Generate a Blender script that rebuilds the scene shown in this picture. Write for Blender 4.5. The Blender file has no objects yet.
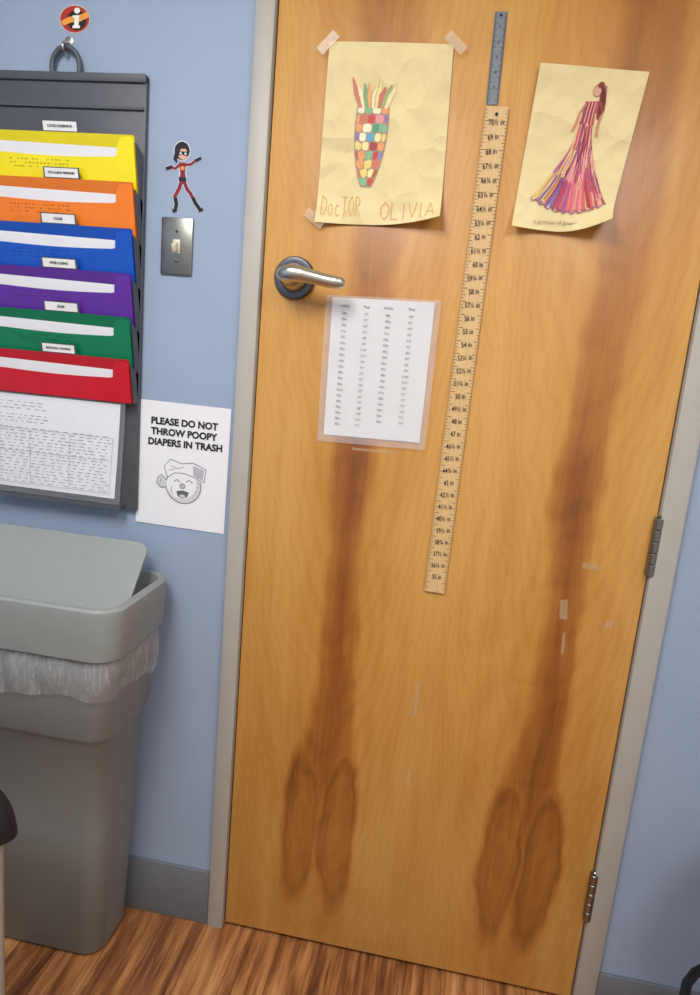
import bpy, bmesh, math, random
from mathutils import Vector, Matrix
random.seed(7)
SC=bpy.context.scene
COL=SC.collection
try:
    SC.view_settings.view_transform='Standard'
    SC.view_settings.look='None'
except Exception: pass

# ---------------------------------------------------------------- materials
def lin(c):
    r=[]
    for v in c[:3]:
        v=v/255.0
        r.append(v/12.92 if v<=.04045 else ((v+.055)/1.055)**2.4)
    return (r[0],r[1],r[2],1)
MC={}
def pm(name,rgb,rough=.5,metal=0,var=.06,scale=30,bump=0,alpha=1,coat=0,trans=0,stretch=None,crease=0):
    if name in MC: return MC[name]
    m=bpy.data.materials.new(name); m.use_nodes=True
    nt=m.node_tree; N=nt.nodes; L=nt.links
    b=N['Principled BSDF']
    b.inputs['Roughness'].default_value=rough
    b.inputs['Metallic'].default_value=metal
    b.inputs['Alpha'].default_value=alpha
    if coat: b.inputs['Coat Weight'].default_value=coat; b.inputs['Coat Roughness'].default_value=.15
    if trans: b.inputs['Transmission Weight'].default_value=trans
    c=lin(rgb)
    tc=N.new('ShaderNodeTexCoord'); mp=N.new('ShaderNodeMapping')
    L.new(tc.outputs['Object'],mp.inputs['Vector'])
    if stretch: mp.inputs['Scale'].default_value=stretch
    n=N.new('ShaderNodeTexNoise'); n.inputs['Scale'].default_value=scale; n.inputs['Detail'].default_value=3
    L.new(mp.outputs[0],n.inputs['Vector'])
    r=N.new('ShaderNodeValToRGB')
    r.color_ramp.elements[0].position=.3; r.color_ramp.elements[1].position=.7
    r.color_ramp.elements[0].color=[max(0,x*(1-var)) for x in c[:3]]+[1]
    r.color_ramp.elements[1].color=[min(1,x*(1+var)) for x in c[:3]]+[1]
    L.new(n.outputs['Fac'],r.inputs['Fac']); L.new(r.outputs['Color'],b.inputs['Base Color'])
    if bump:
        bp=N.new('ShaderNodeBump'); bp.inputs['Strength'].default_value=bump; bp.inputs['Distance'].default_value=.002
        n2=N.new('ShaderNodeTexNoise'); n2.inputs['Scale'].default_value=scale*6
        L.new(tc.outputs['Object'],n2.inputs['Vector'])
        L.new(n2.outputs['Fac'],bp.inputs['Height']); L.new(bp.outputs['Normal'],b.inputs['Normal'])
    if crease:
        bp=N.new('ShaderNodeBump'); bp.inputs['Strength'].default_value=crease; bp.inputs['Distance'].default_value=.02
        vo=N.new('ShaderNodeTexVoronoi'); vo.inputs['Scale'].default_value=15
        nn=N.new('ShaderNodeTexNoise'); nn.inputs['Scale'].default_value=9; nn.inputs['Detail'].default_value=2
        L.new(tc.outputs['Object'],nn.inputs['Vector'])
        ad=N.new('ShaderNodeMix'); ad.data_type='RGBA'; ad.inputs[0].default_value=.12
        L.new(tc.outputs['Object'],ad.inputs[6]); L.new(nn.outputs['Color'],ad.inputs[7]); L.new(ad.outputs[2],vo.inputs['Vector'])
        L.new(vo.outputs['Distance'],bp.inputs['Height']); L.new(bp.outputs['Normal'],b.inputs['Normal'])
    MC[name]=m
    return m
def flat(rgb,rough=.7):
    return pm('ink_%d_%d_%d'%tuple(rgb),rgb,rough,var=.05,scale=120)

class G:
    def __init__(s,nt): s.nt=nt;s.N=nt.nodes;s.L=nt.links
    def m(s,op,a,b=None,c=None,clamp=False):
        n=s.N.new('ShaderNodeMath'); n.operation=op; n.use_clamp=clamp
        for i,v in enumerate((a,b,c)):
            if v is None: continue
            if isinstance(v,(int,float)): n.inputs[i].default_value=v
            else: s.L.new(v,n.inputs[i])
        return n.outputs[0]
    def comb(s,x,y,z):
        n=s.N.new('ShaderNodeCombineXYZ')
        for i,v in enumerate((x,y,z)):
            if isinstance(v,(int,float)): n.inputs[i].default_value=v
            else: s.L.new(v,n.inputs[i])
        return n.outputs[0]
    def noise(s,vec,scale,detail=3,rough=.5,dist=0):
        n=s.N.new('ShaderNodeTexNoise'); s.L.new(vec,n.inputs['Vector'])
        n.inputs['Scale'].default_value=scale;n.inputs['Detail'].default_value=detail
        n.inputs['Roughness'].default_value=rough;n.inputs['Distortion'].default_value=dist
        return n.outputs['Fac']
    def ss(s,v,a,b):
        n=s.N.new('ShaderNodeMapRange'); n.interpolation_type='SMOOTHSTEP'
        s.L.new(v,n.inputs['Value']); n.inputs['From Min'].default_value=a;n.inputs['From Max'].default_value=b
        return n.outputs['Result']
    def curve(s,v,pts):
        n=s.N.new('ShaderNodeFloatCurve'); cu=n.mapping.curves[0]
        cu.points[0].location=pts[0]; cu.points[-1].location=pts[-1]
        for p in pts[1:-1]: cu.points.new(*p)
        n.mapping.update(); s.L.new(v,n.inputs['Value']); return n.outputs[0]
    def mix(s,f,a,b):
        n=s.N.new('ShaderNodeMix'); n.data_type='RGBA'
        if isinstance(f,(int,float)): n.inputs[0].default_value=f
        else: s.L.new(f,n.inputs[0])
        for i,v in ((6,a),(7,b)):
            if isinstance(v,tuple): n.inputs[i].default_value=v
            else: s.L.new(v,n.inputs[i])
        return n.outputs[2]

def door_wood():
    m=bpy.data.materials.new('maple_veneer'); m.use_nodes=True
    nt=m.node_tree; g=G(nt); b=nt.nodes['Principled BSDF']
    tc=nt.nodes.new('ShaderNodeTexCoord'); sp=nt.nodes.new('ShaderNodeSeparateXYZ')
    nt.links.new(tc.outputs['Object'],sp.inputs[0]); X=sp.outputs[0]; Z=sp.outputs[2]
    M_=lambda a,b_: g.m('MULTIPLY',a,b_)
    w1=g.m('SUBTRACT',g.noise(g.comb(M_(X,7),0,M_(Z,4.5)),1,3,.5),.5)
    w2=g.m('SUBTRACT',g.noise(g.comb(M_(X,45),0,M_(Z,7)),1,3,.6),.5)
    w3=g.m('SUBTRACT',g.noise(g.comb(M_(X,16),3,M_(Z,11)),1,3,.55),.5)
    xw=g.m('ADD',g.m('ADD',X,M_(w1,.045)),g.m('ADD',M_(w2,.016),M_(w3,.018)))
    P=.47
    xl=g.m('SUBTRACT',g.m('MODULO',g.m('ADD',xw,.235+P/2+P),P),P/2)
    zt=g.m('DIVIDE',Z,2.13,clamp=True)
    def zc(l): return [(z/2.13,v) for z,v in l]
    c=g.curve(zt,zc([(0,.53),(.3,.53),(.5,.56),(.7,.66),(.9,.65),(1.2,.58),(1.4,.64),(1.8,.70),(2.13,.5)]))
    c=M_(g.m('SUBTRACT',c,.5),.1)
    h=g.curve(zt,zc([(0,.3),(.3,.35),(.42,.58),(.52,.64),(.6,.54),(.7,.47),(.9,.43),(1.05,.40),(1.2,.53),(1.3,.43),(1.5,.50),(1.8,.62),(2.13,.70)]))
    h=g.m('MAXIMUM',M_(h,.1),.001)
    st=g.curve(zt,zc([(0,.0),(.22,.0),(.42,.34),(.6,.50),(.9,.47),(1.08,.45),(1.2,.55),(1.35,.40),(1.6,.34),(1.8,.33),(2.13,.30)]))
    dx=g.m('ABSOLUTE',g.m('SUBTRACT',xl,c))
    d=g.m('DIVIDE',dx,h)
    core=g.m('SUBTRACT',1,g.ss(d,.05,.7))
    stem=M_(M_(g.m('SUBTRACT',1,g.ss(d,.55,1.18)),st),g.m('ADD',.80,M_(core,.25)))
    ex=g.m('DIVIDE',g.m('SUBTRACT',dx,.046),.047)
    zz=g.m('ADD',Z,M_(w3,.09))
    ez=g.m('DIVIDE',g.m('SUBTRACT',zz,.325),.225)
    e=g.m('SQRT',g.m('ADD',M_(ex,ex),M_(ez,ez)))
    lobe=g.m('SUBTRACT',1,g.ss(e,.80,1.14))
    inner=g.m('SUBTRACT',1,g.ss(e,.3,.85))
    zf=g.m('ADD',.72,M_(g.ss(Z,.12,.5),.28))
    lobe=M_(M_(lobe,g.m('SUBTRACT',.50,M_(inner,.18))),zf)
    fig=g.m('MAXIMUM',stem,lobe)
    streaky=g.noise(g.comb(M_(xw,80),0,M_(Z,4)),1,4,.7)
    fig=M_(fig,g.m('ADD',.50,M_(streaky,.95)))
    halo=M_(g.m('SUBTRACT',1,g.ss(d,.8,3.6)),.09)
    q=g.m('ADD',M_(Z,.50),g.m('ADD',M_(M_(xl,xl),-10),M_(w1,.22)))
    ring=g.m('MULTIPLY_ADD',g.m('SINE',M_(q,120)),.5,.5)
    ring=M_(M_(ring,ring),ring)
    big=g.noise(g.comb(M_(X,3.2),0,M_(Z,.6)),1,2,.4)
    ring2=g.m('MULTIPLY_ADD',g.m('SINE',M_(big,120)),.5,.5)
    er=g.m('MULTIPLY_ADD',g.m('SINE',M_(g.m('ADD',e,M_(w2,.4)),22)),.5,.5)
    grain=g.noise(g.comb(M_(X,300),0,M_(Z,6)),1,4,.65)
    blot=g.noise(g.comb(M_(X,6),0,M_(Z,1.3)),1,3,.5)
    bands=g.noise(g.comb(M_(xw,22),5,M_(Z,1.1)),1,3,.55)
    t=g.m('ADD',fig,halo)
    t=g.m('ADD',t,M_(ring,.05))
    t=g.m('ADD',t,M_(ring2,.045))
    t=g.m('ADD',t,M_(g.m('SUBTRACT',grain,.5),.22))
    t=g.m('ADD',t,M_(g.m('SUBTRACT',bands,.5),.34))
    t=g.m('ADD',t,M_(g.m('SUBTRACT',blot,.38),.36))
    t=g.m('SUBTRACT',t,M_(M_(er,lobe),.16),clamp=True)
    r=nt.nodes.new('ShaderNodeValToRGB'); cr=r.color_ramp
    cr.elements[0].position=0; cr.elements[0].color=lin((210,158,82))
    cr.elements[1].position=1; cr.elements[1].color=lin((102,54,20))
    for p,cc in ((.2,(195,137,61)),(.42,(174,113,45)),(.62,(150,90,34)),(.8,(126,71,26))):
        el=cr.elements.new(p); el.color=lin(cc)
    nt.links.new(t,r.inputs[0]); nt.links.new(r.outputs[0],b.inputs['Base Color'])
    b.inputs['Roughness'].default_value=.42
    b.inputs['Coat Weight'].default_value=.16; b.inputs['Coat Roughness'].default_value=.22
    bp=nt.nodes.new('ShaderNodeBump'); bp.inputs['Strength'].default_value=.06; bp.inputs['Distance'].default_value=.001
    nt.links.new(grain,bp.inputs['Height']); nt.links.new(bp.outputs[0],b.inputs['Normal'])
    return m

def floor_wood():
    m=bpy.data.materials.new('vinyl_plank'); m.use_nodes=True
    nt=m.node_tree; g=G(nt); b=nt.nodes['Principled BSDF']
    tc=nt.nodes.new('ShaderNodeTexCoord'); sp=nt.nodes.new('ShaderNodeSeparateXYZ')
    nt.links.new(tc.outputs['Object'],sp.inputs[0]); X=sp.outputs[0]; Y=sp.outputs[1]
    a=g.noise(g.comb(g.m('MULTIPLY',X,42),g.m('MULTIPLY',Y,3.0),0),1,4,.6,.3)
    c=g.noise(g.comb(g.m('MULTIPLY',X,160),g.m('MULTIPLY',Y,10),0),1,3,.6)
    pl=g.m('FLOOR',g.m('DIVIDE',X,.1))
    off=g.m('FRACT',g.m('MULTIPLY',g.m('SINE',g.m('MULTIPLY',pl,12.9898)),43.7))
    t=g.m('ADD',a,g.m('MULTIPLY',g.m('SUBTRACT',c,.5),.35))
    t=g.m('ADD',t,g.m('MULTIPLY',g.m('SUBTRACT',off,.5),.14),clamp=True)
    r=nt.nodes.new('ShaderNodeValToRGB'); cr=r.color_ramp
    cr.elements[0].position=.25; cr.elements[0].color=lin((84,48,26))
    cr.elements[1].position=.75; cr.elements[1].color=lin((206,156,104))
    for p,cc in ((.4,(128,78,42)),(.52,(164,108,62)),(.62,(182,126,76))):
        el=cr.elements.new(p); el.color=lin(cc)
    nt.links.new(t,r.inputs[0])
    fx=g.m('FRACT',g.m('DIVIDE',X,.1)); seam=g.m('LESS_THAN',fx,.015)
    col=g.mix(seam,r.outputs[0],lin((70,42,25)))
    nt.links.new(col,b.inputs['Base Color']); b.inputs['Roughness'].default_value=.45
    return m

# ---------------------------------------------------------------- mesh helpers
def link(o,parent=None):
    COL.objects.link(o)
    if parent: o.parent=parent
    return o
def mesh(name,verts,faces,mat,parent=None,smooth=False):
    me=bpy.data.meshes.new(name); me.from_pydata([tuple(v) for v in verts],[],faces); me.update()
    if mat: me.materials.append(mat)
    if smooth:
        for p in me.polygons: p.use_smooth=True
    return link(bpy.data.objects.new(name,me),parent)
def empty(name):
    e=bpy.data.objects.new(name,None); e.empty_display_size=.05; return link(e)
def box(name,x0,x1,y0,y1,z0,z1,mat,parent=None,bev=0,seg=2):
    bm=bmesh.new(); bmesh.ops.create_cube(bm,size=1)
    for v in bm.verts:
        v.co=((x0+x1)/2+v.co.x*(x1-x0),(y0+y1)/2+v.co.y*(y1-y0),(z0+z1)/2+v.co.z*(z1-z0))
    if bev: bmesh.ops.bevel(bm,geom=bm.edges[:],offset=bev,segments=seg,profile=.5,affect='EDGES')
    me=bpy.data.meshes.new(name); bm.to_mesh(me); bm.free(); me.materials.append(mat)
    if bev:
        for p in me.polygons: p.use_smooth=True
        try: me.set_sharp_from_angle(angle=math.radians(40))
        except Exception: pass
    return link(bpy.data.objects.new(name,me),parent)
def boxes(name,lst,mat,parent=None):
    V=[];F=[]
    for (x0,x1,y0,y1,z0,z1) in lst:
        k=len(V)
        V+=[(x0,y0,z0),(x1,y0,z0),(x1,y1,z0),(x0,y1,z0),(x0,y0,z1),(x1,y0,z1),(x1,y1,z1),(x0,y1,z1)]
        F+=[[k,k+3,k+2,k+1],[k+4,k+5,k+6,k+7],[k,k+1,k+5,k+4],[k+1,k+2,k+6,k+5],[k+2,k+3,k+7,k+6],[k+3,k,k+4,k+7]]
    return mesh(name,V,F,mat,parent)
def rrect(cx,cy,hx,hy,r,n=6):
    out=[]
    for (sx,sy,a0) in ((1,1,0),(-1,1,90),(-1,-1,180),(1,-1,270)):
        for i in range(n+1):
            a=math.radians(a0+90*i/n)
            out.append((cx+sx*(hx-r)+r*math.cos(a),cy+sy*(hy-r)+r*math.sin(a)))
    return out
def loft(name,secs,mat,parent=None,n=6,cap0=True,cap1=True,jit=None,straight=0):
    V=[];F=[];k=None
    for si,(z,cx,cy,hx,hy,r) in enumerate(secs):
        ring=rrect(cx,cy,hx,hy,r,n)
        if straight:
            rr=[]
            for i,p in enumerate(ring):
                q=ring[(i+1)%len(ring)]; rr.append(p)
                if math.hypot(q[0]-p[0],q[1]-p[1])>.06:
                    for s_ in range(1,straight): rr.append((p[0]+(q[0]-p[0])*s_/straight,p[1]+(q[1]-p[1])*s_/straight))
            ring=rr
        k=len(ring)
        for i,(x,y) in enumerate(ring):
            p=(x,y,z)
            if jit: p=jit(si,i,p,(cx,cy))
            V.append(p)
    for s in range(len(secs)-1):
        for i in range(k):
            j=(i+1)%k; F.append([s*k+i,s*k+j,(s+1)*k+j,(s+1)*k+i])
    if cap0: F.append(list(range(k))[::-1])
    if cap1: F.append([(len(secs)-1)*k+i for i in range(k)])
    o=mesh(name,V,F,mat,parent,smooth=True)
    try: o.data.set_sharp_from_angle(angle=math.radians(35))
    except Exception: pass
    return o
def lathe(name,prof,origin,axis,mat,parent=None,n=40):
    V=[];F=[]
    for r,h in prof:
        for i in range(n):
            a=2*math.pi*i/n; c,s=r*math.cos(a),r*math.sin(a)
            V.append((origin[0]+c,origin[1]-h,origin[2]+s) if axis=='y-' else (origin[0]+c,origin[1]+s,origin[2]+h))
    for k in range(len(prof)-1):
        for i in range(n):
            j=(i+1)%n; F.append([k*n+i,k*n+j,(k+1)*n+j,(k+1)*n+i])
    F.append(list(range(n))); F.append([(len(prof)-1)*n+i for i in range(n)])
    bm=bmesh.new(); me=bpy.data.meshes.new(name); me.from_pydata(V,[],F); bm.from_mesh(me)
    bmesh.ops.recalc_face_normals(bm,faces=bm.faces[:]); bm.to_mesh(me); bm.free(); me.materials.append(mat)
    for p in me.polygons: p.use_smooth=True
    try: me.set_sharp_from_angle(angle=math.radians(35))
    except Exception: pass
    return link(bpy.data.objects.new(name,me),parent)
def tube(name,pts,rad,mat,parent=None,bez=True,radii=None):
    cu=bpy.data.curves.new(name,'CURVE'); cu.dimensions='3D'; cu.bevel_depth=rad; cu.bevel_resolution=5; cu.use_fill_caps=True
    sp=cu.splines.new('NURBS' if bez else 'POLY'); sp.points.add(len(pts)-1)
    for i,p in enumerate(pts):
        sp.points[i].co=(*p,1); sp.points[i].radius=radii[i] if radii else 1
    if bez: sp.order_u=3; sp.use_endpoint_u=True; sp.resolution_u=8
    o=bpy.data.objects.new(name+'_c',cu); COL.objects.link(o)
    bpy.context.view_layer.update()
    me=bpy.data.meshes.new_from_object(o.evaluated_get(bpy.context.evaluated_depsgraph_get())); bpy.data.objects.remove(o)
    me.materials.clear(); me.materials.append(mat)
    for p in me.polygons: p.use_smooth=True
    return link(bpy.data.objects.new(name,me),parent)
def text(name,s,x,y,z,size,mat,parent=None,align='CENTER',rot=0,bold=0,line=1.0,xs=1,tilt=0):
    cu=bpy.data.curves.new(name,'FONT'); cu.body=s; cu.size=size; cu.align_x=align; cu.align_y='CENTER'
    cu.offset=bold; cu.space_line=line; cu.resolution_u=3
    o=bpy.data.objects.new(name+'_t',cu); COL.objects.link(o)
    bpy.context.view_layer.update()
    me=bpy.data.meshes.new_from_object(o.evaluated_get(bpy.context.evaluated_depsgraph_get())); bpy.data.objects.remove(o)
    M=Matrix.Translation((x,y,z))@Matrix.Rotation(-rot,4,'Y')@Matrix.Rotation(math.pi/2-tilt,4,'X')@Matrix.Diagonal((xs,1,1,1))
    me.transform(M); me.materials.clear(); me.materials.append(mat)
    return link(bpy.data.objects.new(name,me),parent)

class Sheet:
    def __init__(s,tl,tr,br,bl,y=-.003,curl=.003,ph=0,corner=0): s.c=(tl,tr,br,bl); s.y=y; s.curl=curl; s.ph=ph; s.cn=corner
    def P(s,u,v,off=0):
        tl,tr,br,bl=s.c
        x=(1-v)*((1-u)*tl[0]+u*tr[0])+v*((1-u)*bl[0]+u*br[0])
        z=(1-v)*((1-u)*tl[1]+u*tr[1])+v*((1-u)*bl[1]+u*br[1])
        y=s.y-s.curl*(.5+.5*math.sin(3.1*u+4.3*v+s.ph))*(0.3+abs(v-.5))
        if s.cn: # bottom corner curls off the door
            k=max(0,(u*.5+v-1.22)); y-=s.cn*k*k*14; z+=s.cn*k*k*6
            k=max(0,((1-u)*.5+v-1.3)); y-=s.cn*k*k*12
        return (x,y-off,z)
    def build(s,name,mat,parent=None,n=20,off=0,u0=0,u1=1,v0=0,v1=1):
        V=[s.P(u0+(u1-u0)*i/n,v0+(v1-v0)*j/n,off) for j in range(n+1) for i in range(n+1)]
        F=[[j*(n+1)+i,(j+1)*(n+1)+i,(j+1)*(n+1)+i+1,j*(n+1)+i+1] for j in range(n) for i in range(n)]
        return mesh(name,V,F,mat,parent,smooth=True)
class Art:
    def __init__(s,P,off=.0006): s.P=P; s.V=[];s.F=[];s.M=[];s.mats=[];s.off=off;s.k=0
    def mi(s,m):
        if m not in s.mats: s.mats.append(m)
        return s.mats.index(m)
    def poly(s,pts,m,lift=0):
        k=len(s.V); s.k+=1
        for p in pts: s.V.append(s.P(p[0],p[1],s.off+lift+s.k*6e-6))
        s.F.append(list(range(k,k+len(pts)))); s.M.append(s.mi(m))
    def band(s,L_,R_,m,lift=0):
        k=len(s.V); s.k+=1; n=len(L_)
        for a,b in zip(L_,R_):
            s.V.append(s.P(a[0],a[1],s.off+lift+s.k*2e-6)); s.V.append(s.P(b[0],b[1],s.off+lift+s.k*2e-6))
        for i in range(n-1):
            s.F.append([k+2*i,k+2*i+2,k+2*i+3,k+2*i+1]); s.M.append(s.mi(m))
    def stroke(s,pts,w,m,lift=0,asp=1):
        k=len(s.V); s.k+=1; n=len(pts)
        for i,p in enumerate(pts):
            a=pts[max(0,i-1)]; b=pts[min(n-1,i+1)]
            dx,dy=b[0]-a[0],(b[1]-a[1])*asp; l=math.hypot(dx,dy) or 1
            nx,ny=-dy/l*w/2,dx/l*w/2/asp
            s.V.append(s.P(p[0]+nx,p[1]+ny,s.off+lift+s.k*6e-6)); s.V.append(s.P(p[0]-nx,p[1]-ny,s.off+lift+s.k*6e-6))
        for i in range(n-1):
            s.F.append([k+2*i,k+2*i+1,k+2*i+3,k+2*i+2]); s.M.append(s.mi(m))
    def ell(s,cx,cy,rx,ry,m,lift=0,n=24,rot=0):
        s.poly([(cx+rx*math.cos(t)*math.cos(rot)-ry*math.sin(t)*math.sin(rot),cy+rx*math.cos(t)*math.sin(rot)+ry*math.sin(t)*math.cos(rot)) for t in [2*math.pi*i/n for i in range(n)]],m,lift)
    def ring(s,cx,cy,rx,ry,w,m,lift=0,a0=0,a1=360,asp=1,n=24):
        s.stroke([(cx+rx*math.cos(math.radians(a0+(a1-a0)*i/n)),cy+ry*math.sin(math.radians(a0+(a1-a0)*i/n))) for i in range(n+1)],w,m,lift,asp)
    def build(s,name,parent):
        me=bpy.data.meshes.new(name); me.from_pydata(s.V,[],s.F)
        for m in s.mats: me.materials.append(m)
        for p,mi in zip(me.polygons,s.M): p.material_index=mi
        me.update(); return link(bpy.data.objects.new(name,me),parent)

HW={'D':[[(0,0),(0,1)],[(0,0),(.6,.2),(.65,.6),(.4,.95),(0,1)]],'O':[[(.35,0),(.05,.25),(0,.65),(.3,1),(.6,.75),(.65,.3),(.35,0)]],
'o':[[(.35,.4),(.05,.55),(.05,.85),(.3,1),(.55,.85),(.55,.55),(.35,.4)]],'C':[[(.55,.15),(.3,.05),(.02,.4),(.1,.85),(.4,1),(.6,.85)]],'c':[[(.5,.5),(.3,.4),(.05,.6),(.1,.9),(.35,1),(.55,.9)]],
'T':[[(.0,.02),(.7,.0)],[(.35,0),(.33,1)]],'R':[[(0,1),(.02,0),(.5,.1),(.5,.4),(.04,.5),(.6,1)]],'L':[[(.02,0),(0,1),(.5,.97)]],'I':[[(.1,0),(.1,1)]],
'i':[[(.1,.35),(.1,1)],[(.08,.1),(.12,.18)]],'V':[[(0,0),(.3,1),(.6,0)]],'A':[[(0,1),(.35,0),(.65,1)],[(.13,.65),(.56,.65)]]}
def handwrite(A,s,u,v,h,wd,gap,w,m,asp):
    for chh in s:
        for stn in HW[chh]:
            pts=[]
            for i in range(len(stn)-1):
                for k in range(5):
                    f=k/5; pts.append((stn[i][0]*(1-f)+stn[i+1][0]*f,stn[i][1]*(1-f)+stn[i+1][1]*f))
            pts.append(stn[-1])
            j=random.uniform(-.03,.03)
            A.stroke([(u+p[0]*wd,v+(p[1]+j)*h) for p in pts],w,m,asp=asp)
        u+=wd*(.35 if chh in 'Ii' else .72)+gap

# ---------------------------------------------------------------- palette
M_wall=pm('wall_paint',(150,166,189),.6,var=.03,scale=6,bump=.12)
M_wall2=pm('wall_paint_pale',(196,198,202),.7,var=.03,scale=6,bump=.1)
M_ceil=pm('ceiling_tile',(236,236,232),.85,var=.05,scale=60,bump=.3)
M_frame=pm('frame_paint',(176,172,162),.45,var=.03,scale=12)
M_base=pm('vinyl_base',(108,112,117),.5,var=.05,scale=20)
M_door=door_wood(); M_floor=floor_wood()
M_org=pm('organizer_plastic',(80,83,90),.5,var=.06,scale=40,bump=.1)
M_bin=pm('bin_plastic',(130,132,129),.5,var=.04,scale=25,bump=.08)
M_lid=pm('bin_lid_plastic',(138,142,138),.42,var=.04,scale=25,bump=.08)
M_steel=pm('brushed_steel',(150,148,140),.32,1,var=.1,scale=60,stretch=(1,1,12))
M_darksteel=pm('dark_steel',(96,100,106),.38,.9,var=.1,scale=60)
M_ruler=pm('ruler_steel',(112,116,120),.45,.7,var=.12,scale=60,stretch=(1,1,8))
M_nickel=pm('satin_nickel',(205,200,188),.3,1,var=.05,scale=60)
M_black=pm('black_ink',(22,22,24),.7,var=.1)
M_white=pm('white_paper',(234,234,237),.6,var=.015,scale=15)
M_offw=pm('laminate_paper',(230,229,228),.35,var=.015,scale=15,coat=.3)
M_yel=pm('manila_paper',(230,211,156),.75,var=.05,scale=14,crease=.6)
M_clear=pm('clear_plastic',(240,243,248),.12,alpha=.17)
M_sleeve=pm('sleeve_plastic',(240,240,240),.1,alpha=.26)
M_tape=pm('clear_tape',(235,225,205),.25,alpha=.33)
M_vinyl=pm('black_vinyl',(24,24,27),.42,var=.15,scale=60,bump=.2)

# ---------------------------------------------------------------- room shell
XL,XR,YB,H=-1.5,1.6,-2.9,2.6
boxes('wall_front',[(XL,-.476,0,.12,0,H),(.436,XR,0,.12,0,H),(-.476,.436,0,.12,2.145,H)],M_wall)
box('wall_left',XL-.1,XL,YB,.12,0,H,M_wall)
box('wall_right',XR,XR+.1,YB,.12,0,H,M_wall2)
box('wall_back',XL-.1,XR+.1,YB-.1,YB,0,H,M_wall2)
box('floor',XL-.1,XR+.1,YB-.1,.12,-.05,0,M_floor)
box('ceiling',XL-.1,XR+.1,YB-.1,.12,H,H+.05,M_ceil)
box('wall_hall',-.6,.6,.5,.55,0,2.3,M_wall2)
box('baseboard_left',XL,-.4905,-.009,0,0,.150,M_base,bev=.003)
box('baseboard_right',.4515,XR,-.009,0,0,.100,M_base,bev=.003)
fr=empty('trim_door')
box('jamb_left',-.490,-.4505,-.014,.12,0,2.165,M_frame,fr,bev=.003)
box('jamb_right',.4045,.451,-.014,.12,0,2.165,M_frame,fr,bev=.003)
box('head',-.4505,.4045,-.014,.12,2.125,2.165,M_frame,fr,bev=.003)
box('stop_left',-.4505,-.436,.048,.09,0,2.12,M_frame,fr)
box('stop_right',.39,.4045,.048,.09,0,2.12,M_frame,fr)
dr=empty('door_1')
box('leaf',-.4475,.4015,0,.044,.012,2.12,M_door,dr,bev=.0015)
box('latch',-.4492,-.4472,.006,.036,1.55,1.61,M_steel,dr)

# ---------------------------------------------------------------- door hardware
hd=empty('door_lever_handle')
hx,hz=-.379,1.583
lathe('rosette',[(.043,-.0),(.043,.006),(.040,.011),(.032,.0125),(.030,.012)],(hx,0,hz),'y-',M_darksteel,hd)
lathe('hub',[(.028,.010),(.028,.018),(.022,.028),(.0175,.040),(.0175,.058),(.014,.066)],(hx,0,hz),'y-',M_nickel,hd)
tube('lever',[(hx-.016,-.050,hz+.001),(hx-.004,-.062,hz+.002),(hx+.02,-.066,hz+.003),(hx+.05,-.063,hz-.001),(hx+.085,-.060,hz-.007),(hx+.106,-.058,hz-.008),(hx+.113,-.055,hz-.008)],.0135,M_nickel,hd,radii=[.9,1.3,1.2,1.0,.95,.95,.6])
for i,(zc) in enumerate((1.114,.294)):
    hg=empty('door_hinge' if i==0 else 'door_hinge.001')
    for k in range(5):
        z0=zc-.06+k*.024
        lathe('knuckle_%d'%(k+1),[(.0075,.0008),(.0085,.002),(.0085,.022),(.0075,.0232)],(.4035,-.0105,z0),'z',M_steel,hg,n=16)
    lathe('pin',[(.003,0),(.005,.003),(.005,.005),(.003,.007)],(.4035,-.0105,zc+.060),'z',M_steel,hg,n=12)
    box('leaf_plate',.396,.4095,-.0035,-.0005,zc-.06,zc+.06,M_steel,hg)

# ---------------------------------------------------------------- corn drawing
dc=empty('corn_drawing')
S=Sheet((-.341,2.022),(-.104,2.021),(-.094,1.698),(-.343,1.692),curl=.006,corner=.03)
S.build('paper',M_yel,dc,n=30)
A=Art(S.P,.0012); asp=1.36
cols=[(200,84,68),(234,160,100),(88,160,120),(150,112,168),(234,210,120),(104,168,196),(230,150,158),(172,72,74),(240,232,196),(130,186,138),(210,120,90),(132,132,190),(238,190,130),(206,72,70),(240,226,160)]
inks=[flat(c) for c in cols]; dk=flat((172,146,120))
def cw(v):
    t=(v-.33)/.46
    return .130*(max(0,math.sin(math.pi*(.36+.60*t)))**.65)
def cc(v): return .40-.035*(v-.33)
vs=[.335+.45*i/22 for i in range(23)]
A.band([(cc(v)-cw(v)-.006,v) for v in vs],[(cc(v)+cw(v)+.006,v) for v in vs],dk)
rows=9
for r in range(rows):
    v0=.335+.45*r/rows; v1=.335+.45*(r+1)/rows-.004
    nc=4 if r<6 else (3 if r<8 else 2)
    sh_=.5 if r%2 else 0
    ed=[0]+[ (k+sh_+random.uniform(-.12,.12))/nc for k in range(0 if sh_ else 1,nc)]+[1]
    for a_,b_ in zip(ed[:-1],ed[1:]):
        E=lambda v,f: cc(v)-cw(v)+2*cw(v)*f
        g_=.004; dv=random.uniform(-.008,.008); vm=(v0+v1)/2; q_=(v1-v0)*.18
        A.band([(E(v0,a_)+g_+.012,v0+dv),(E(v0,a_)+g_,v0+q_),(E(vm,a_)+g_-.001,vm),(E(v1,a_)+g_,v1-q_),(E(v1,a_)+g_+.012,v1+dv*.5)],
               [(E(v0,b_)-g_-.012,v0-dv),(E(v0,b_)-g_,v0+q_),(E(vm,b_)-g_+.001,vm),(E(v1,b_)-g_,v1-q_),(E(v1,b_)-g_-.012,v1)],random.choice(inks),.0003)
hc=[(214,120,100),(240,228,180),(130,172,120),(232,176,110),(240,230,190),(238,216,140),(208,110,104),(160,182,104),(238,220,170)]
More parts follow.
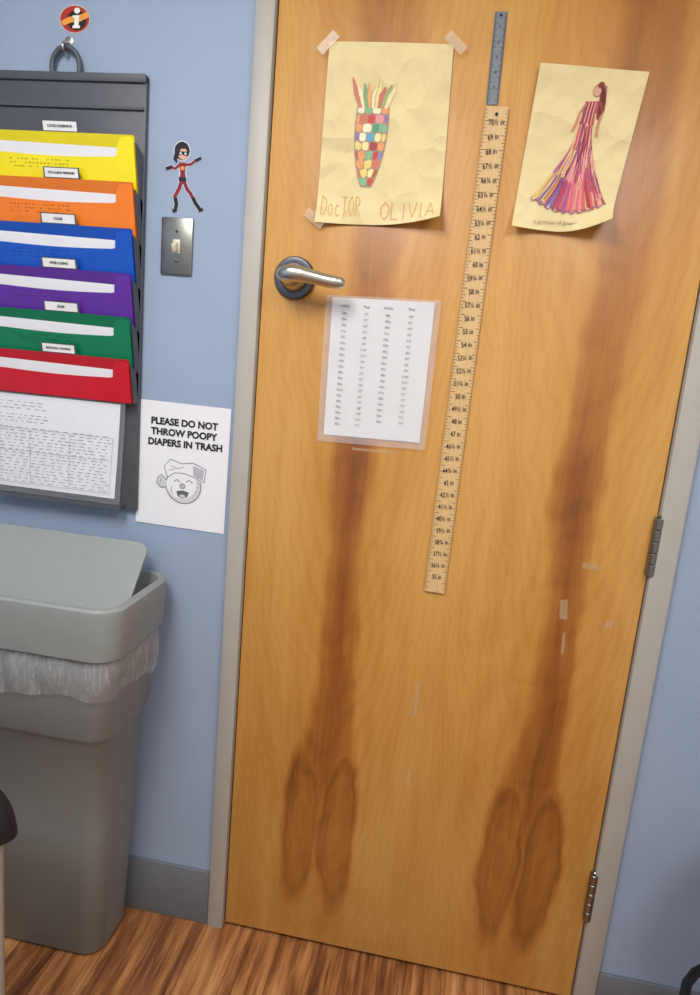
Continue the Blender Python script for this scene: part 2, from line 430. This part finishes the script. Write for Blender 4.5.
for i in range(9):
    f=i/8; bx=.30+.20*f; tx=.225+.36*f+random.uniform(-.01,.01)
    tv=.19+.05*abs(math.sin(i*1.9)); mx,mv=(bx*.55+tx*.45),.28
    A.band([(bx-.016,.35),(mx-.025,mv),(tx-.008,tv)],[(bx+.016,.35),(mx+.021,mv),(tx+.006,tv)],flat(hc[i]),.0003)
    A.stroke([(bx-.016,.35),(mx-.025,mv),(tx-.006,tv)],.004,dk,.0006,asp=asp)
o1=flat((226,182,118)); o2=flat((226,170,118))
handwrite(A,'DocTOR',-.0+.04,.84,.115,.060,.012,.007,o1,asp)
handwrite(A,'OLIVIA',.52,.87,.10,.105,.012,.008,o2,asp)
A.build('corn_picture',dc)
for (x,z,a) in ((-.343,2.018,.8),(-.1,2.022,-.7),(-.345,1.70,-.6)):
    t=Art(lambda u,v,off,x=x,z=z,a=a:(x+u*math.cos(a)-v*math.sin(a),-.0105-off,z+u*math.sin(a)+v*math.cos(a)))
    t.poly([(-.022,-.009),(.022,-.009),(.022,.009),(-.022,.009)],M_tape); t.build('tape',dc)

# ---------------------------------------------------------------- gown drawing
dg=empty('gown_drawing')
S=Sheet((.058,1.992),(.252,1.984),(.2185,1.698),(.0425,1.705),curl=.009,ph=1.7,corner=.05)
S.build('paper',M_yel,dg,n=30)
A=Art(S.P,.0016); asp=1.5
pk=[(200,80,100),(222,120,135),(176,56,76),(230,150,155),(150,60,92),(214,100,90),(168,76,120),(228,165,130),(196,60,70)]
lf=[(130,90,160),(235,200,110),(110,125,180),(228,150,90),(165,90,165),(240,220,130)]
def leftE(t): return .475-.33*t**1.9
def rightE(t): return .605+.31*t**1.8
NS=34
for i in range(NS):
    f0=i/NS; f1=(i+1)/NS
    for seg in range(3):
        pts=[];qs=[]
        for k in range(5):
            t=(seg+k/4)/3; v=.32+(.795+.075*math.sin(math.pi*f0)-.32+(.014*math.sin(i*2.1)))*t
            l,r=leftE(t),rightE(t); w=.014*math.sin(7*t+i*.7)
            pts.append((l+(r-l)*f0+w*.5,v)); qs.append((l+(r-l)*f1+w*.5+.004,v))
        col=random.choice(lf) if random.random()<(.65 if i<10 and seg>0 else .12) else random.choice(pk)
        A.band(pts,qs,flat(col))
sk=[flat((150,50,76)),flat((190,90,110)),flat((120,60,120)),flat((236,190,150))]
for i in range(46):
    f=random.random(); t0=random.uniform(0,.7); t1=min(1,t0+random.uniform(.15,.45)); df=random.uniform(-.1,.1)
    A.stroke([(leftE(t)+(rightE(t)-leftE(t))*max(0,min(1,f+df*(t-t0)))+.012*math.sin(6*t+i),.32+.50*t) for t in [t0+(t1-t0)*k/6 for k in range(7)]],.0075,random.choice(sk),asp=asp)
A.stroke([(leftE(1)+(rightE(1)-leftE(1))*k/30,.80+.075*math.sin(math.pi*k/30)+.012*math.sin(k*1.9)) for k in range(31)],.010,flat((150,90,130)),asp=asp)
A.band([(.485,.20),(.50,.235),(.495,.27),(.475,.33)],[(.64,.19),(.635,.23),(.60,.27),(.61,.33)],flat((186,70,84)))
for i in range(8): A.stroke([(.50+.014*i,.20),(.49+.015*i,.26),(.485+.016*i,.33)],.007,random.choice(sk),asp=asp)
A.stroke([(.63,.20),(.665,.26),(.65,.33),(.66,.40)],.020,flat((206,130,110)),asp=asp)
A.stroke([(.50,.21),(.455,.27),(.445,.33),(.42,.38)],.020,flat((206,130,110)),asp=asp)
A.ell(.575,.135,.036,.030,flat((214,164,132)))
A.band([(.535,.135),(.545,.11),(.57,.095)],[(.55,.14),(.60,.13),(.61,.12)],flat((140,60,44)))
A.band([(.57,.092),(.60,.12),(.61,.17),(.615,.23),(.62,.29)],[(.62,.10),(.655,.14),(.675,.19),(.68,.25),(.655,.31)],flat((146,58,44)))
A.ell(.60,.10,.030,.020,flat((136,52,40)))
for i in range(6): A.stroke([(.60+.01*i,.10),(.625+.008*i,.17),(.63+.006*i,.27)],.005,flat((110,40,36)),asp=asp)
A.build('gown_picture',dg)
p=S.P(.45,.945,.0022); text('caption','a princess of gowns',p[0],p[1]-.001,p[2],.010,flat((140,128,104)),dg)

# ---------------------------------------------------------------- rulers
def pstrip(tc,bc,w,y):
    dx,dz=tc[0]-bc[0],tc[1]-bc[1]; L=math.hypot(dx,dz); ux,uz=dx/L,dz/L
    def P(u,v,off=0):
        return (tc[0]-ux*v+uz*u,y-off,tc[1]-uz*v-ux*u)
    return P,L,math.atan2(-dx,dz)
def strip_box(name,P,L,w,th,mat,parent):
    V=[P(-w/2,0,th),P(w/2,0,th),P(w/2,L,th),P(-w/2,L,th),P(-w/2,0),P(w/2,0),P(w/2,L),P(-w/2,L)]
    return mesh(name,V,[[0,3,2,1],[4,5,6,7],[0,1,5,4],[1,2,6,5],[2,3,7,6],[3,0,4,7]],mat,parent)
M_yard=pm('yardstick_wood',(216,180,124),.55,var=.08,scale=12,stretch=(14,1,1))
ys=empty('wooden_yardstick')
P,L,ang=pstrip((-.0103,1.9177),(-.022,.955),.044,-.001)
strip_box('stick',P,L,.043,.005,M_yard,ys)
A=Art(P,.0056); tk=flat((60,52,44))
n=int(L/.00635)
for i in range(1,n):
    v=i*.00635; l=.010 if i%4==0 else (.006 if i%2==0 else .0035)
    A.stroke([(-.0212,v),(-.0212+l,v)],.0008,tk); A.stroke([(.0212,v),(.0212-l*.8,v)],.0008,tk)
A.ell(0,.014,.003,.003,M_black)
A.build('ticks',ys)
for i in range(36):
    v=.028+i*.0257
    q=P(random.uniform(-.001,.002),v,.0066)
    num=70-i
    text('mark_%d'%i,'%d%s'%(num,random.choice(['¼ in','½ in',' in','¾ in'])),q[0],q[1],q[2],.0145,tk,ys,rot=-ang+random.uniform(.02,.16),xs=.72,bold=.0001)
mr=empty('metal_ruler')
P,L,ang=pstrip((-.0235,2.0785),(-.021,1.9215),.022,-.001)
strip_box('blade',P,L,.0225,.0012,M_ruler,mr)
A=Art(P,.0016)
for i in range(1,int(L/.002)):
    v=i*.002; l=.007 if i%5==0 else .0035
    A.stroke([(.011,v),(.011-l,v)],.0005,M_black); A.stroke([(-.011,v),(-.011+l,v)],.0005,M_black)
A.ell(0,.006,.0025,.0025,M_black); A.build('ticks',mr)
for i in range(1,6):
    q=P(0,i*.0254,.0025); text('num_%d'%i,str(i),q[0],q[1],q[2],.008,M_black,mr)

# ---------------------------------------------------------------- laminated chart
ch=empty('conversion_chart')
S=Sheet((-.3045,1.551),(-.0797,1.556),(-.0806,1.264),(-.3005,1.260),y=-.002,curl=.003)
S.build('paper',M_offw,ch,u0=.035,u1=.965,v0=.0,v1=.97)
S2=Sheet((-.3095,1.555),(-.0750,1.560),(-.0755,1.2585),(-.3060,1.254),y=-.0035,curl=.003)
S2.build('plastic_sleeve',M_sleeve,ch)
gr=flat((96,96,100))
tabs=[('Inches',.16,[str(28+i)+'in' for i in range(20)]),('Feet',.36,["%d'%d\""%((28+i)//12,(28+i)%12) for i in range(20)]),('Inches',.56,[str(48+i)+'in' for i in range(19)]),('Feet',.77,["%d'%d\""%((48+i)//12,(48+i)%12) for i in range(19)])]
for h_,u,rows_ in tabs:
    q=S.P(u,.055,.0028); text('head',h_,q[0],q[1],q[2],.0075,gr,ch)
    for i,rw in enumerate(rows_):
        q=S.P(u,.105+i*.041,.0028); text('row',rw,q[0],q[1],q[2],.0066,gr,ch)
tr=empty('tape_residue')
M_res=pm('tape_residue_film',(226,196,150),.4,alpha=.36)
for j,(x,z,w,h_,a) in enumerate(((-.185,1.245,.09,.006,0),(-.0335,.70,.008,.09,.0),(.2900,1.055,.033,.014,-.05),(.250,.955,.016,.045,.1),(.345,.935,.014,.016,.1),(-.03,.5,.006,.05,0),(.26,.88,.006,.05,.05))):
    A=Art(lambda u,v,off,x=x,z=z,a=a:(x+u*math.cos(a)-v*math.sin(a),-.0006-off,z+u*math.sin(a)+v*math.cos(a)),.0001)
    A.poly([(-w/2,-h_/2),(w/2,-h_/2),(w/2*.95,h_/2),(-w/2,h_/2*.9)],M_res); A.build('piece_%d'%j,tr)

# ---------------------------------------------------------------- diaper sign
sg=empty('diaper_notice_sign')
S=Sheet((-.711,1.304),(-.500,1.302),(-.503,1.021),(-.715,1.024),y=-.002,curl=0)
S.build('paper',M_white,sg)
for i,ln in enumerate(('PLEASE DO NOT','THROW POOPY','DIAPERS IN TRASH')):
    q=S.P((.50,.50,.52)[i],.155+i*.083,.0012); text('line_%d'%i,ln,q[0],q[1],q[2],.0208,M_black,sg,bold=.0008,xs=1.0)
A=Art(S.P,.0008); asp=1.33; ik=flat((110,110,115)); sh=flat((206,206,210)); sh2=flat((180,180,186)); lw=.009
# a rolled, soiled diaper with a face: shaded ball, folded waist flap, raised tab hand
A.ell(.525,.65,.195,.145,sh); A.ell(.50,.635,.172,.126,M_white)
A.poly([(.34,.60),(.30,.51),(.37,.452),(.60,.462),(.76,.50),(.75,.60),(.66,.575),(.52,.55)],M_white)
A.poly([(.62,.482),(.745,.505),(.735,.59),(.63,.56)],sh2)
A.stroke([(.345,.60),(.30,.51),(.37,.45),(.50,.475),(.62,.458),(.765,.50),(.75,.605),(.66,.575),(.52,.55),(.42,.555),(.345,.60)],lw,ik,asp=asp)
A.ring(.525,.65,.195,.145,lw,ik,asp=asp,a0=-20,a1=205)
A.stroke([(.38,.50),(.45,.52),(.52,.50)],.007,ik,asp=asp); A.stroke([(.36,.54),(.42,.525)],.006,ik,asp=asp)
A.stroke([(.42,.625),(.45,.605),(.485,.625)],.011,ik,asp=asp); A.stroke([(.55,.62),(.585,.60),(.625,.62)],.011,ik,asp=asp)
A.ell(.515,.655,.030,.020,sh2); A.ring(.515,.655,.030,.020,.007,ik,asp=asp)
A.poly([(.45,.70),(.52,.688),(.59,.70),(.575,.74),(.52,.755),(.465,.74)],flat((96,96,100))); A.ell(.52,.735,.032,.012,sh)
A.stroke([(.40,.66),(.39,.70),(.41,.73)],.006,ik,asp=asp)
for k_ in range(5): A.stroke([(.63+.012*k_,.74-.03*k_),(.67+.010*k_,.755-.035*k_)],.006,sh2,asp=asp)
A.poly([(.34,.62),(.27,.585),(.235,.61),(.225,.65),(.27,.68),(.33,.68)],sh)
A.stroke([(.34,.62),(.27,.58),(.235,.61),(.225,.65),(.27,.685),(.335,.68)],lw,ik,asp=asp); A.stroke([(.275,.61),(.26,.645)],.006,ik,asp=asp)
A.build('cartoon_diaper',sg)

# ---------------------------------------------------------------- light switch
sw=empty('light_switch')
sx,sz=-.637,1.629
box('plate',sx-.035,sx+.035,-.006,0,sz-.0575,sz+.0575,M_steel,sw,bev=.003)
M_iv=pm('switch_ivory',(222,212,186),.4)
box('slot',sx-.008,sx+.008,-.0075,-.005,sz-.014,sz+.014,M_iv,sw,bev=.001)
t=box('toggle',-.005,.005,-.016,0,-.008,.008,M_iv,sw,bev=.002)
t.location=(sx,-.006,sz+.002); t.rotation_euler=(math.radians(28),0,0)
for dz in (.030,-.030):
    lathe('screw',[(.0035,.005),(.0032,.0068),(.001,.0072)],(sx,0,sz+dz),'y-',M_darksteel,sw,n=16)
    box('screw_slot',sx-.003,sx+.003,-.0076,-.0070,sz+dz-.0004,sz+dz+.0004,M_black,sw)

# ---------------------------------------------------------------- stickers
k=.00205
st=empty('oval_hero_sticker')
A=Art(lambda u,v,off:(-.874+u*k,-.0008-off,2.055-v*k),.0002)
A.ell(0,0,16.5,12.8,flat((205,200,192))); A.ell(0,0,15.7,12,flat((176,44,30))); A.ell(2,1,10.5,9.2,M_black)
A.poly([(-15,2),(-6,-2),(4,-3.4),(14,-7),(15.2,-2),(6,2),(-4,3),(-12,6)],flat((232,160,60)))
A.ell(2.5,-7.6,3.2,2.6,flat((245,240,225)))
A.poly([(-2.2,-3.2),(4.8,-3.8),(4.2,5.6),(6.0,5.8),(5.4,8),(-2.6,8),(-2.0,5.8),(-.6,5.6),(-.2,-1.4),(-2.2,-1.2)],flat((245,240,225)))
A.build('sticker',st)
vi=empty('superhero_girl_decal')
A=Art(lambda u,v,off:(-.630+u*k,-.0008-off,1.765-v*k),.0002)
red=flat((132,26,42)); skin=flat((222,170,140)); hair=flat((26,22,36)); blk=M_black
W_=flat((205,208,218))
def limb(pts,w,m): A.stroke(pts,w,m)
for m_,e_ in ((W_,1.2),(None,0)):
    limb([(1,-12),(8,-13),(13,-17),(18,-19)],2.8+e_,m_ or red); limb([(-4,-12),(-9,-8),(-13,-10),(-18,-8)],2.8+e_,m_ or red)
    limb([(-1,3),(-4,11),(-8,18),(-6,25),(-7,31)],4.0+e_,m_ or red); limb([(1,3),(5,11),(9,15),(14,23),(20,30)],3.6+e_,m_ or red)
    A.poly([(-5-e_,-14),(3+e_,-14),(2+e_,-5),(3.5+e_,5),(-4-e_,5),(-3-e_,-4)],m_ or red)
    A.ell(-2,-25,8.0+e_,8.6+e_,m_ or hair)
A.ell(-1.0,-22.5,5.2,5.6,skin)
A.poly([(-9,-20),(-9.5,-29),(-4,-33),(3,-32),(6.5,-25),(5,-22),(2,-27),(-3,-27),(-6,-22)],hair)
A.poly([(-6.5,-24.5),(4.5,-24.5),(4,-20.5),(0,-20.8),(-1,-21.8),(-3,-20.8),(-6,-20.5)],blk)
A.ell(-3.4,-22.6,1.3,1.1,W_); A.ell(1.8,-22.6,1.3,1.1,W_)
A.poly([(-9,-26),(-11,-17),(-7,-13),(-6,-20)],hair)
limb([(12,-16.3),(18.5,-19.2)],3.2,blk); limb([(-12,-9.6),(-18.5,-7.8)],3.2,blk)
limb([(-7.6,19),(-6,25),(-7,31),(-10,32)],4.2,blk); limb([(11,18),(14,23),(20,30),(22,28)],4.0,blk)
A.poly([(-4.6,-.5),(3.2,-.5),(4,3.4),(-4.2,3.4)],blk)
A.ell(-.8,-9,2.4,1.9,flat((228,150,50)))
A.build('decal',vi)

# ---------------------------------------------------------------- wall file organizer
og=empty('wall_file_organizer')
XA,XB=-1.055,-.7125
box('backboard',XA-.006,-.7085,-.014,-.002,1.052,1.949,M_org,og,bev=.002)
box('top_ledge',XA-.006,-.7085,-.020,-.002,1.935,1.952,M_org,og,bev=.003)
box('ridge',XA,-.712,-.019,-.012,1.885,1.89,M_org,og)
pts=[(-.886+.031*math.cos(math.radians(a)),-.012,1.962+.038*math.sin(math.radians(a))) for a in range(-40,221,20)]
tube('hanging_loop',pts,.0055,M_org,og)
tube('hook',[(-.886,0,2.012),(-.886,-.018,2.008),(-.886,-.026,1.998),(-.886,-.020,1.988),(-.886,-.006,1.987)],.0028,M_nickel,og)
lathe('hook_plate',[(.009,0),(.009,.002),(.006,.003)],(-.886,0,2.014),'y-',M_nickel,og,n=20)
fcol=[('yellow',(250,232,24)),('orange',(246,130,34)),('blue',(16,84,190)),('purple',(96,46,156)),('green',(6,122,80)),('red',(206,28,44))]
zts=[1.827,1.739,1.650,1.562,1.474,1.387]
labs=['COVID SCREENING','OTC ALLERGY MEDICINES','COLDS','FEVER DOSING','FEVER','EMOTIONAL CONCERNS']
M_lab=pm('label_paper',(236,236,232),.5)
for i,((cn,c),zt) in enumerate(zip(fcol,zts)):
    m=pm('folder_'+cn,c,.35,var=.04,scale=18,coat=.2)
    md=pm('folder_back_'+cn,[int(v*.9) for v in c],.4,var=.04,scale=18)
    yt,T0=-.060,.036/.165
    D=.165 if i<5 else .092
    def PF(x,z,off,zt=zt):
        return (x,yt+(-z)*T0-off,zt+z)
    def sheetpoly(name,pts,off,mat,PF=PF):
        A=Art(lambda u,v,o,off=off:PF(u,v,off)); A.poly(pts,mat); return A.build(name,og)
    sheetpoly('pocket_%d'%(i+1),[(XA-.003,-D),(XB+.002,-D),(XB+.002,-.012),(XA-.003,-.012)],-.009,M_org)
    for sx_ in (XA-.003,XB+.002):
        a=PF(sx_,-.012,-.009); b=PF(sx_,-D,-.009)
        mesh('gusset',[a,b,(sx_,-.012,b[2]),(sx_,-.012,a[2]-.018)],[[0,1,2,3]],M_org,og)
    sheetpoly('folder_back_'+cn,[(XA,-D),(XB,-D),(XB,-.002),(XB-.003,.001),(XA,.001)],-.007,md)
    for q_ in range(3):
        dd=.003*q_
        sheetpoly('papers',[(XA+.012,-D+.002),(XB-.022-dd,-D+.002),(XB-.020-dd,-.028-dd),(XB-.026-dd,-.023-dd),(XA+.012,-.018-dd)],-.0055+.001*q_,M_white)
    cut=[(XB,-.008),(XB-.004,-.004),(XB-.022,-.004)]
    for t in range(0,7):
        a=math.pi/2*t/6; cut.append((XB-.026-.012*math.sin(a),-.006-.032*(1-math.cos(a))))
    for t in range(0,9):
        f=t/8; cut.append((XB-.045-(XB-.045-(XA+.05))*f,-.040-.003*math.sin(math.pi*f)))
    for t in range(0,7):
        a=math.pi/2*t/6; cut.append((XA+.040-.022*math.sin(a),-.040+.034*(1-math.cos(a))))
    cut+=[(XA,-.004),(XA,-D),(XB,-D)]
    sheetpoly('folder_front_'+cn,cut,-.001,m)
    lx=-.873+.004*math.sin(i*2)
    sheetpoly('tab_holder',[(lx-.042,-.01),(lx+.042,-.01),(lx+.040,.022),(lx-.040,.022)],-.0088,M_org)
    sheetpoly('label',[(lx-.037,.003),(lx+.037,.003),(lx+.037,.020),(lx-.037,.020)],-.0078,M_lab)
    q=PF(lx,.0115,-.0070); text('label_text',labs[i],q[0],q[1],q[2],.0062 if len(labs[i])<18 else .0050,M_black,og,bold=.0002)
for i in (0,1,2,3,4):
    zt=zts[i]; x0=-.99 if i!=4 else -.97
    V=[];F=[]
    for cidx in range(16):
        for r in range(3):
            if random.random()<.3: continue
            x=x0+cidx*.0085; zz=-.052-r*.007; w=random.uniform(.003,.007)
            kk=len(V)
            for (dx,dz) in ((0,0),(w,0),(w,.0022),(0,.0022)):
                V.append((x+dx,-.060-(zz+dz)*.036/.165+.0007,zt+zz+dz))
            F.append([kk,kk+1,kk+2,kk+3])
    c=fcol[i][1]; mesh('show_through',V,F,flat([int(v*.75) for v in c]),og)
S=Sheet((-1.050,1.290),(-.742,1.290),(-.752,1.078),(-1.045,1.078),y=-.030,curl=.003)
S.build('list_paper',M_white,og)
S2=Sheet((-1.054,1.303),(-.728,1.303),(-.738,1.066),(-1.05,1.066),y=-.034,curl=.003)
S2.build('clear_pocket',M_clear,og)
boxes('pocket_base',[(XA,-.735,-.040,-.012,1.056,1.064)],M_org,og)
A=Art(S.P,.001); asp=.7; g2=flat((130,130,136))
for r in range(26):
    v=.08+r*.034
    if r in (3,7): continue
    xx=.04
    while xx<(.92 if r>7 else .42):
        w=random.uniform(.01,.05)
        A.stroke([(xx,v),(min(.95,xx+w),v)],.0042,g2,asp=asp); xx+=w+random.uniform(.008,.045)
for u in (.03,.30,.62,.96): A.stroke([(u,.36),(u,.95)],.0025,g2,asp=asp)
for v in (.36,.95,.6): A.stroke([(.03,v),(.96,v)],.0025,g2,asp=asp)
A.build('list_print',og)

# ---------------------------------------------------------------- trash can
tb=empty('trash_can')
CX=-.890
def sec(z,xr,yf,yb,r):
    hx_=xr-CX; return (z,CX,(yf+yb)/2,hx_,(yb-yf)/2,r)
loft('body',[sec(.0,-.708,-.166,-.020,.035),sec(.012,-.698,-.176,-.012,.045),sec(.35,-.678,-.207,-.013,.045),sec(.590,-.661,-.234,-.016,.045),
             sec(.606,-.653,-.245,-.016,.045),sec(.616,-.648,-.251,-.017,.045),sec(.80,-.634,-.266,-.020,.045),sec(.812,-.634,-.266,-.020,.045)],M_bin,tb,n=8)
def jb(si,i,p,c):
    x,y,z=p; s_=x*1.0-y*1.3
    amp=[.0005,.0012,.0026,.004,.0045,.0028][si]
    d=Vector((x-c[0],(y-c[1])*2)); d.normalize()
    w=amp*(math.sin(s_*80+si*.4)+.6*math.sin(s_*173+si)+.4*math.sin(s_*390+2*si))
    dz=(.012*math.sin(s_*15+1)+.004*math.sin(s_*60)) if si>=4 else (.005*math.sin(s_*19+1) if si==3 else 0)
    return (x+d.x*w,y+d.y*w,z+dz)
M_bag=pm('bag_film',(205,207,207),.16,alpha=.36,scale=60,var=.3,bump=.8,stretch=(3,3,.5))
loft('liner_bag',[sec(.815,-.626,-.274,-.016,.045),sec(.80,-.626,-.275,-.016,.045),sec(.78,-.625,-.277,-.016,.05),sec(.757,-.627,-.277,-.016,.05),sec(.728,-.632,-.272,-.015,.05),sec(.706,-.636,-.266,-.014,.05)],M_bag,tb,n=14,cap0=False,cap1=False,jit=jb,straight=60)
loft('lid_frame',[sec(.806,-.622,-.278,-.014,.05),sec(.808,-.618,-.282,-.012,.052),sec(.90,-.611,-.288,-.010,.055),sec(.912,-.613,-.286,-.011,.054),sec(.917,-.619,-.281,-.015,.05),
      sec(.915,-.630,-.270,-.024,.045),sec(.905,-.634,-.266,-.027,.042),sec(.86,-.642,-.256,-.034,.04),sec(.845,-.66,-.236,-.05,.03)],M_lid,tb,n=8)
V=[]
prof=rrect(0,0,.236,.094,.026,6)
up=(Vector((0,-.055,.985))-Vector((0,-.155,.865))).normalized(); nrm=Vector((1,0,0)).cross(up)
cen=Vector((CX-.004,-.105,.916))
kk=len(prof)
for th in (-.003,.003):
    for (a,b_) in prof: V.append(cen+Vector((1,0,0))*a+up*b_+nrm*th)
F=[list(range(kk))[::-1],[kk+i for i in range(kk)]]+[[i,(i+1)%kk,kk+(i+1)%kk,kk+i] for i in range(kk)]
mesh('swing_flap',V,F,pm('bin_flap_plastic',(144,149,144),.4,var=.03,scale=20),tb)

# ---------------------------------------------------------------- armchair (only its arm tip reaches the view)
ac=empty('waiting_room_armchair')
M_leg=pm('chair_frame_paint',(176,172,160),.4,.3)
ox=-.014
for j,yy in enumerate((-.50,-1.06)):
    pts=[(-1.20,yy,.635),(-1.1,yy,.655),(-.9,yy,.655),(-.75+ox,yy,.65),(-.695+ox,yy,.628),(-.684+ox,yy,.575)]
    tube('arm_pad_%d'%(j+1),pts,.028,M_vinyl,ac,radii=[.9,1,1,1.05,1.05,.85])
    tube('frame_leg_%d'%(j+1),[(-.696+ox,yy,.60),(-.697+ox,yy,.45),(-.700+ox,yy,.02),(-.700+ox,yy,0.0)],.011,M_leg,ac,bez=False)
    tube('back_leg_%d'%(j+1),[(-1.18,yy,.64),(-1.2,yy,.45),(-1.22,yy,0.0)],.012,M_leg,ac,bez=False)
    tube('side_rail_%d'%(j+1),[(-.70+ox,yy,.40),(-1.2,yy,.40)],.010,M_leg,ac,bez=False)
box('seat',-1.24,-.735,-1.04,-.52,.41,.49,M_vinyl,ac,bev=.03,seg=4)
box('backrest',-1.30,-1.22,-1.03,-.53,.50,.92,M_vinyl,ac,bev=.03,seg=4)

# ---------------------------------------------------------------- rolling stool at the right
rs=empty('rolling_stool')
cx,cy=.714,-.22
lathe('seat',[(.10,.50),(.16,.503),(.172,.515),(.175,.532),(.168,.548),(.14,.558),(.05,.562)],(cx,cy,0),'z',M_vinyl,rs,n=48)
lathe('post',[(.028,.07),(.028,.24),(.018,.265),(.018,.505)],(cx,cy,0),'z',M_nickel,rs,n=20)
tube('foot_ring',[(cx+.155*math.cos(math.radians(a)),cy+.155*math.sin(math.radians(a)),.245) for a in range(0,361,15)],.010,M_vinyl,rs,bez=False)
for q_ in range(5):
    a=math.radians(72*q_+20); ex_,ey_=cx+.17*math.cos(a),cy+.17*math.sin(a)
    tube('base_arm_%d'%(q_+1),[(cx,cy,.10),(cx+.1*math.cos(a),cy+.1*math.sin(a),.09),(ex_,ey_,.065)],.014,M_vinyl,rs,bez=False)
    lathe('stem_%d'%(q_+1),[(.006,.04),(.006,.07)],(ex_,ey_,0),'z',M_steel,rs,n=10)
    lathe('caster_%d'%(q_+1),[(.012,-.012),(.022,-.010),(.024,0),(.022,.010),(.012,.012)],(ex_,ey_,.0245),'y-',M_vinyl,rs,n=20)
for q_ in range(3):
    a=math.radians(120*q_); tube('ring_spoke_%d'%(q_+1),[(cx,cy,.24),(cx+.155*math.cos(a),cy+.155*math.sin(a),.245)],.006,M_nickel,rs,bez=False)

# ---------------------------------------------------------------- ceiling lights
def panel(name,x,y,power):
    e=empty(name)
    box('housing',x-.31,x+.31,y-.61,y+.61,H-.03,H,M_frame,e)
    me=pm('diffuser_'+name,(245,245,245),.5); b=me.node_tree.nodes['Principled BSDF']
    b.inputs['Emission Color'].default_value=(1,.99,.975,1); b.inputs['Emission Strength'].default_value=3.5
    box('diffuser',x-.29,x+.29,y-.59,y+.59,H-.034,H-.0301,me,e)
    ld=bpy.data.lights.new(name+'_lamp','AREA'); ld.shape='RECTANGLE'; ld.size=.58; ld.size_y=1.18; ld.energy=power; ld.color=(1,.99,.975)
    lo=bpy.data.objects.new('lamp',ld); lo.location=(x,y,H-.04); link(lo,e)
panel('ceiling_light',-.65,-1.5,33)
panel('ceiling_light.001',.75,-1.6,19)
w=bpy.data.worlds.new('World'); SC.world=w; w.use_nodes=True
w.node_tree.nodes['Background'].inputs[0].default_value=(.5,.52,.55,1); w.node_tree.nodes['Background'].inputs[1].default_value=.3

# ---------------------------------------------------------------- camera
cd=bpy.data.cameras.new('Camera'); cam=bpy.data.objects.new('Camera',cd); link(cam)
cd.sensor_fit='VERTICAL'; cd.sensor_height=36; cd.sensor_width=36*700/995; cd.lens=695/995*36; cd.clip_start=.02
r=Vector((.9816,.1700,.0865)).normalized(); f=Vector((-.1499,.9679,-.2017)).normalized()
u=r.cross(f).normalized(); r=f.cross(u).normalized()
M=Matrix(((r.x,u.x,-f.x,0),(r.y,u.y,-f.y,-1.45),(r.z,u.z,-f.z,1.441),(0,0,0,1)))
cam.matrix_world=M
SC.camera=cam
